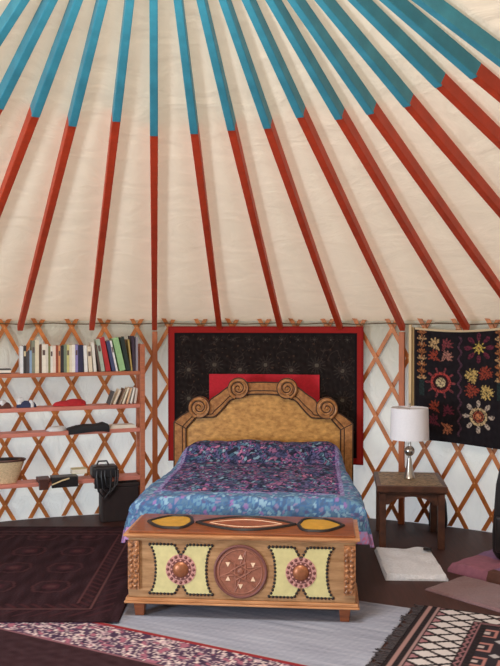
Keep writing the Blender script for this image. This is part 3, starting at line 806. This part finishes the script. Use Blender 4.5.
b = MB()
for k in range(4): b.box(-.105+.006*k, .13-.004*k, .004*k, .13, .007*k, .007*k+.006)
shelf_thing(b, 'paper_stack', 'paper', 122, .012, z, 'flat stack of pale papers at the right end of the third shelf', 'papers', smooth=False)
z = ZS[3]+.001
# basket
bk = empty('basket', shelf_pt(along(6), .088, z), SA, 'tan woven basket with dark rim at the left end of the lowest shelf', 'basket')
b = MB(); b.lathe([(.050,0),(.064,.06),(.078,.13),(.090,.19),(.084,.19),(.072,.13),(.058,.06),(.045,.008)], 28); b.v = [(x*1.75, y*.9, zz) for x, y, zz in b.v]; b.build('body', 'wicker', bk, smooth=True)
b = MB(); b.tube([(.09*1.75*cos(2*pi*k/32), .09*.9*sin(2*pi*k/32), .192) for k in range(32)], .010, 8, closed=True); b.build('rim', 'brown_leather', bk, smooth=True)
b = MB(); blob(b, 0, 0, .125, .062, .05, 31, z=.158); b.build('lining', 'black_cloth', bk, smooth=True)
b = MB(); b.box(-.055, .05, -.030, .11, 0, .034); b.box(-.045, .035, -.030, -.008, -.062, .028)
shelf_thing(b, 'leather_case', 'brown_leather', 43.5, 0, z, 'dark brown leather case hanging over the lowest shelf edge', 'case', smooth=False, bevel=.006)
b = MB(); b.box(-.085, .135, -.034, .085, .001, .040, 0); b.box(-.085, .135, -.036, -.008, -.050, .036, 0); b.tube([(-.085, -.042, -.02), (.0, -.046, .012), (.06, -.042, .026)], .007, 8, mi=1)
shelf_thing(b, 'black_pouch', ['black_leather', 'pale_wood'], 61, 0, z, 'long black pouch draped over the lowest shelf edge beside the brown case', 'pouch', smooth=False, bevel=.008)
b = MB(); b.box(-.065, .065, 0, .10, 0, .004, 0); b.box(-.063, .063, .001, .098, .004, .036, 1); b.box(-.065, .065, 0, .10, .036, .040, 0)
shelf_thing(b, 'book', [book_mat((206,196,150)), 'paper'], 80.5, .062, z + .0405, 'pale yellow book lying on the black pouch on the lowest shelf', 'book', rz=0, smooth=False)
bag = empty('camera_bag', shelf_pt(along(104), .0, z), SA, 'black bag with hanging straps on the right of the lowest shelf', 'bag')
b = MB(); b.box(-.105, .12, -.014, .13, 0, .105); b.build('body', 'black_leather', bag, bevel=.025, segs=3)
b = MB(); b.box(-.085, .085, -.034, -.012, .006, .085); b.build('pocket', 'black_cloth', bag, bevel=.008)
b = MB(); b.box(-.09, .06, -.030, -.008, -.085, .004); b.build('hanging_flap', 'black_cloth', bag, bevel=.008)
for (x0, x1, dz) in ((-.07, .05, -.17), (-.03, .09, -.13), (.0, .11, -.09)):
    b = MB(); b.tube([(x0, -.030, .07), (x0-.005, -.044, .02), (x0+.01, -.046, dz*.6), ((x0+x1)/2, -.046, dz), (x1-.01, -.046, dz*.6), (x1, -.044, .02), (x1, -.030, .07)], .009, 8); b.build('strap', 'black_leather', bag, smooth=True)
b = MB(); b.tube([(-.06, .05, .10), (-.04, .05, .14), (.03, .05, .14), (.05, .05, .10)], .008, 8); b.build('handle', 'black_leather', bag, smooth=True)
bx = empty('storage_box', shelf_pt(-.18, .085, .0), SA, 'dark lidded box on the floor under the lowest shelf beside the bed', 'box')
b = MB(); b.box(-.165, .165, -.08, .05, .001, .30); b.build('body', 'dark_box', bx, bevel=.008)
b = MB(); b.box(-.172, .172, -.085, .055, .3005, .335); b.build('lid', 'dark_box', bx, bevel=.006)

# ------------------------------------------------------------------ rugs
def rug(name, loc, rot, x0, x1, y0, y1, res, colf, top, label, thick=.007, wob=.0):
    nu, nv = int((x1-x0)/res)+1, int((y1-y0)/res)+1
    o = cloth(name, 'carpet', lambda U, V: (U, V, top-loc[2] + wob*wav(U, V, 1.5, 77)), colf, np.linspace(x0, x1, nu), np.linspace(y0, y1, nv), thick=thick)
    place(o, loc, rot); return tag(o, label, 'rug')
def gray_col(U, V):
    C = np.empty(U.shape + (3,)); C[:] = (148, 150, 164); C += (wav(U*.3, V*3, 6, 51)*5 + wav(U, V, 40, 52)*4)[..., None]
    C[np.abs(((V+.3) % .55) - .27) < .006] -= 14
    return C
rug('flatweave_rug', (.98, 5.08, 0), radians(-24.5), -2.2, 0, -2.0, 0, .014, gray_col, RUGZ, 'pale grey flat rug under the carved chest')
def dark_col(U, V):                                   # U from right edge (0) to left (negative), V from front edge (0) back
    C = np.empty(U.shape + (3,)); C[:] = (42, 21, 27); C += (wav(U, V*.4, 9, 61)*4 + wav(U, V, 40, 62)*3)[..., None]
    e = np.minimum(np.minimum(-U, V), 2.26-V)
    C[(e > .20) & (e < .215)] = (92, 58, 58); C[(e > .30) & (e < .312)] = (84, 50, 52); C[(e > .06) & (e < .07)] = (40, 20, 24)
    m = (e > .22) & (e < .29) & ((np.abs(((U+V) % .08)-.04) < .012)); C[m] = (66, 32, 36)
    m = (e > .08) & (e < .19) & (np.abs(((U-V) % .11)-.055) < .014); C[m] = (58, 28, 34)
    gu, gv = (U % .36)-.18, (V % .42)-.21; oc = np.maximum(np.abs(gu), np.abs(gv))*.7 + (np.abs(gu)+np.abs(gv))*.3
    m = e > .33
    C[m & (np.abs(oc-.12) < .008)] = (66, 36, 40); C[m & (oc < .06)] = (60, 28, 36); C[m & (oc < .03)] = (74, 44, 46)
    return C
rug('turkmen_rug', (-.755, 4.81, 0), 0, -1.62, 0, 0, 2.22, .012, dark_col, .026, 'dark maroon rug lying on the floor in front of the book shelves')
def floral_col(U, V):                                 # V from the far edge (0) towards the viewer (negative)
    C = np.empty(U.shape + (3,)); C[:] = (50, 29, 34); C += (wav(U, V, 12, 71)*3)[..., None]
    e = -V
    m = (e > .03) & (e < .36)
    A = wav(U, V, 9, 72) + .9*wav(U, V, 17, 73); B = wav(U, V, 9, 74) + .8*wav(U, V, 19, 75)
    pal = np.empty(U.shape + (3,)); pal[:] = (74, 54, 76)
    pal[np.abs(A) < .33] = (178, 150, 156); pal[np.abs(B) < .26] = (214, 194, 188); pal[(A > 1.4)] = (150, 92, 108); pal[(B < -1.7)] = (62, 44, 66)
    C[m] = pal[m]
    C[(e > .335) & (e < .36)] = (120, 80, 88)
    C[e < .032] = (134, 40, 46); C[(e < .008)] = (170, 120, 120)
    return C
rug('floral_rug', (-.99, 4.89, 0), radians(-27.9), -1.0, 1.5, -1.9, 0, .009, floral_col, .0165, 'dark rug with a broad cream and purple floral border, nearest the viewer')
def kilim_col(U, V):                                  # U from fringed end (0), V from far edge (0, negative towards viewer)
    C = np.empty(U.shape + (3,)); C[:] = (38, 31, 34); C += (wav(U, V, 30, 81)*3)[..., None]
    w = -V
    C[(U > .025) & (U < .05)] = (150, 116, 112); C[(U > .085) & (U < .098)] = (150, 120, 118)
    e = np.minimum(U-.11, (w-.015)*1.55)               # border runs round
    m = (e > 0) & (e < .21)
    a = (U*.55+V*.83)/.095; c = (U*.55-V*.83)/.095
    fa, fc = np.abs((a % 1)-.5), np.abs((c % 1)-.5)
    dia = (fa < .39) & (fc < .39); C[m & dia] = (196, 186, 184); C[m & dia & ((np.floor(a)+np.floor(c)) % 5 == 0)] = (150, 108, 112)
    z = .035*np.abs(((w/.07) % 1)*2-1)
    C[(e > .215+z*.6) & (e < .229+z*.6)] = (140, 98, 102); C[(e > .25) & (e < .262)] = (140, 98, 102)
    m = e > .30
    C[m] = (46, 40, 46)
    gu, gv = (U % .17)-.085, (w % .21)-.105; mx = np.maximum(np.abs(gu)*1.1, np.abs(gv))
    C[m & (mx < .062) & (mx > .040)] = (164, 112, 106); C[m & (mx < .018)] = (178, 160, 156)
    g2 = np.abs(((U+.085) % .17)-.085) + np.abs(((w+.105) % .21)-.105); C[m & (g2 < .030)] = (170, 164, 166)
    return C
kl = empty('kilim', (1.07, 5.13, 0), radians(-24.5), 'black, white and pink diamond-patterned kilim with a fringed edge at the right', 'rug')
o = cloth('weave', 'carpet', lambda U, V: (U, V, U*0+.009), kilim_col, np.linspace(0, 1.5, 190), np.linspace(-2.0, 0, 250), kl, thick=.007)
b = MB(); g = random.Random(9)
for i in range(46):
    y = -.02 - i*.032; L = g.uniform(.035, .085)
    for k in range(3):
        yy = y + g.uniform(-.012, .012)
        b.tube([(.004, yy, .0105), (-L*.5, yy + g.uniform(-.01, .01), .012), (-L, yy + g.uniform(-.02, .02), .0105)], [.0042, .0035, .002], 5)
o = b.build('fringe', 'fringe_yarn', kl, smooth=True); o['kind'] = 'stuff'; o['label'] = 'short dark yarn fringe'

# ------------------------------------------------------------------ mats on the right
def pad(name, mats, loc, rz, w, d, h, label, cat, rad=.02, seed=1, amp=.004, split=None):
    b = MB(); n1, n2 = 34, 34; vs = []; fs = []; g = wav
    U, V = np.meshgrid(np.linspace(0, 1, n1), np.linspace(0, 1, n2), indexing='ij')
    e = np.minimum(np.minimum(U, 1-U)*w, np.minimum(V, 1-V)*d); k = np.sqrt(np.clip(1-(1-np.clip(e/rad, 0, 1))**2, 0, 1))
    Z = h*(.35 + .65*k) + amp*wav(U*w, V*d, 5, seed)*k
    for i in range(n1):
        for j in range(n2): vs.append((U[i,j]*w, V[i,j]*d, Z[i,j]))
    base = n1*n2
    for i in range(n1):
        for j in range(n2): vs.append((U[i,j]*w, V[i,j]*d, 0))
    mi = []
    for i in range(n1-1):
        for j in range(n2-1):
            a = i*n2+j; fs.append((a, a+n2, a+n2+1, a+1)); mi.append(split(U[i,j], V[i,j]) if split else 0)
    top = len(fs)
    for i in range(n1-1):
        fs.append((base+i*n2, base+(i+1)*n2, (i+1)*n2, i*n2)); mi.append(split(U[i,0], 0) if split else 0)
        a = i*n2+n2-1; fs.append((a, a+n2, base+a+n2, base+a)); mi.append(0)
    for j in range(n2-1):
        fs.append((j, j+1, base+j+1, base+j)); mi.append(split(0, V[0,j]) if split else 0)
        a = (n1-1)*n2+j; fs.append((a, base+a, base+a+1, a+1)); mi.append(split(1, V[0,j]) if split else 0)
    fs.append((base, base+n2-1, base+n1*n2-1, base+(n1-1)*n2)); mi.append(0)
    b.add(vs, fs); b.m = mi
    o = b.build(name, mats, smooth=True); place(o, loc, rz); return tag(o, label, cat)
pad('fleece_mat', 'fleece', (.915, 5.645, .001), radians(-2.5), .42, .715, .036, 'off-white fleecy mat on the floor in front of the side table', 'mat', seed=3, amp=.004)
pad('felt_mat', 'mauve_felt', (1.137, 5.44, .001), radians(40-90+1), .66, .425, .018, 'flat brown-mauve mat on the floor between kilim and pink pad', 'mat', rad=.008, seed=4, amp=.0015)
pad('folded_blanket', ['pink_cloth', 'purple_cloth', 'brown_cloth'], (1.381, 5.845, .001), radians(-47), .72, .76, .062, 'pink folded blanket on the floor at the right edge', 'blanket', rad=.02, seed=5, amp=.004,
    split=lambda u, v: 2 if (u > .42 and v < .1) else (1 if (u > .40 and v > .1) or (v > .45) else 0))
b = MB(); b.box(-.028, .028, -.017, .017, 0, .016); b.box(-.02, .012, -.012, .012, .016, .019)
place(tag(b.build('small_case', 'black_leather', bevel=.005), 'tiny black case lying on the corner of the off-white mat', 'case'), (1.325, 6.245, .0425), -.5)

# black things at the right
def backpack(loc, rz, s, label, cat):
    root = empty('backpack', loc, rz, label, cat)
    b = MB(); vs = []; fs = []; n = 20
    prof = [(.90,0),(1.02,.06),(1.04,.25),(.98,.5),(.92,.75),(.80,.92),(.45,1.0),(0.02,1.01)]
    for r, z in prof:
        for k in range(n):
            q = 2*pi*k/n; cx_, cy_ = cos(q), sin(q); f = (abs(cx_)**4 + abs(cy_)**4)**-.25
            vs.append((s[0]*r*cx_*f, s[1]*r*cy_*f, s[2]*z))
    for i in range(len(prof)-1):
        for k in range(n): fs.append((i*n+k, i*n+(k+1) % n, (i+1)*n+(k+1) % n, (i+1)*n+k))
    fs += [tuple(range(n-1,-1,-1)), tuple((len(prof)-1)*n+k for k in range(n))]
    b.add(vs, fs); b.build('body', 'black_cloth', root, smooth=True)
    b = MB(); b.box(-s[0]*.7, s[0]*.7, -s[1]*1.22, -s[1]*1.0, s[2]*.08, s[2]*.45); b.build('pocket', 'black_leather', root, bevel=.02, segs=3)
    b = MB(); b.tube([(-.04,0,s[2]*.98),(-.03,0,s[2]*1.04),(.03,0,s[2]*1.04),(.04,0,s[2]*.98)], .007, 8); b.build('handle', 'black_leather', root, smooth=True)
    return root
backpack((1.925, 5.90, .078), radians(-40), (.185, .15, .69), 'tall black bag standing at the right edge of the photo', 'bag')
backpack((1.60, 7.12, .001), radians(-20), (.075, .05, .26), 'small black bag on the floor behind the side table', 'bag')

# ------------------------------------------------------------------ light
wd = bpy.data.worlds.new('daylight'); SC.world = wd; wd.use_nodes = True
bg = wd.node_tree.nodes['Background']; bg.inputs['Color'].default_value = (.86, .93, 1.0, 1); bg.inputs['Strength'].default_value = 1.7
def area(name, loc, target, sx, sy, power, color, shape='RECTANGLE'):
    l = bpy.data.lights.new(name, 'AREA'); l.shape = shape; l.size = sx; l.size_y = sy; l.energy = power; l.color = color
    o = bpy.data.objects.new(name, l); COL.objects.link(o); o.location = loc
    o.rotation_euler = (Vector(target)-Vector(loc)).to_track_quat('-Z', 'Y').to_euler(); return o
area('crown_daylight', (CX, CY, axis_z(RC)-.02), (CX, CY, 0), 1.0, 1.0, 85, (1.0, .96, .89), 'DISK')
dp = cyl(pm, R-.02, .95)
area('doorway_daylight', dp, (CX+.4, CY+1.4, .5), 1.0, 1.55, 190, (.74, .87, 1.0))

# ------------------------------------------------------------------ camera
cam = bpy.data.cameras.new('camera'); co = bpy.data.objects.new('camera', cam); COL.objects.link(co)
cam.sensor_fit = 'VERTICAL'; cam.sensor_height = 36; cam.lens = 840/666*36
co.location = (0, 0, 1.76); co.rotation_euler = (radians(90-.89), 0, 0); cam.clip_start = .05
SC.camera = co
SC.view_settings.view_transform = 'Standard'; SC.view_settings.look = 'None'
SC.view_settings.exposure = 0.1; SC.view_settings.gamma = 1.0; SC.view_settings.use_curve_mapping = False
SC.cycles.use_denoising = True
SC.cycles.max_bounces = 10; SC.cycles.diffuse_bounces = 6
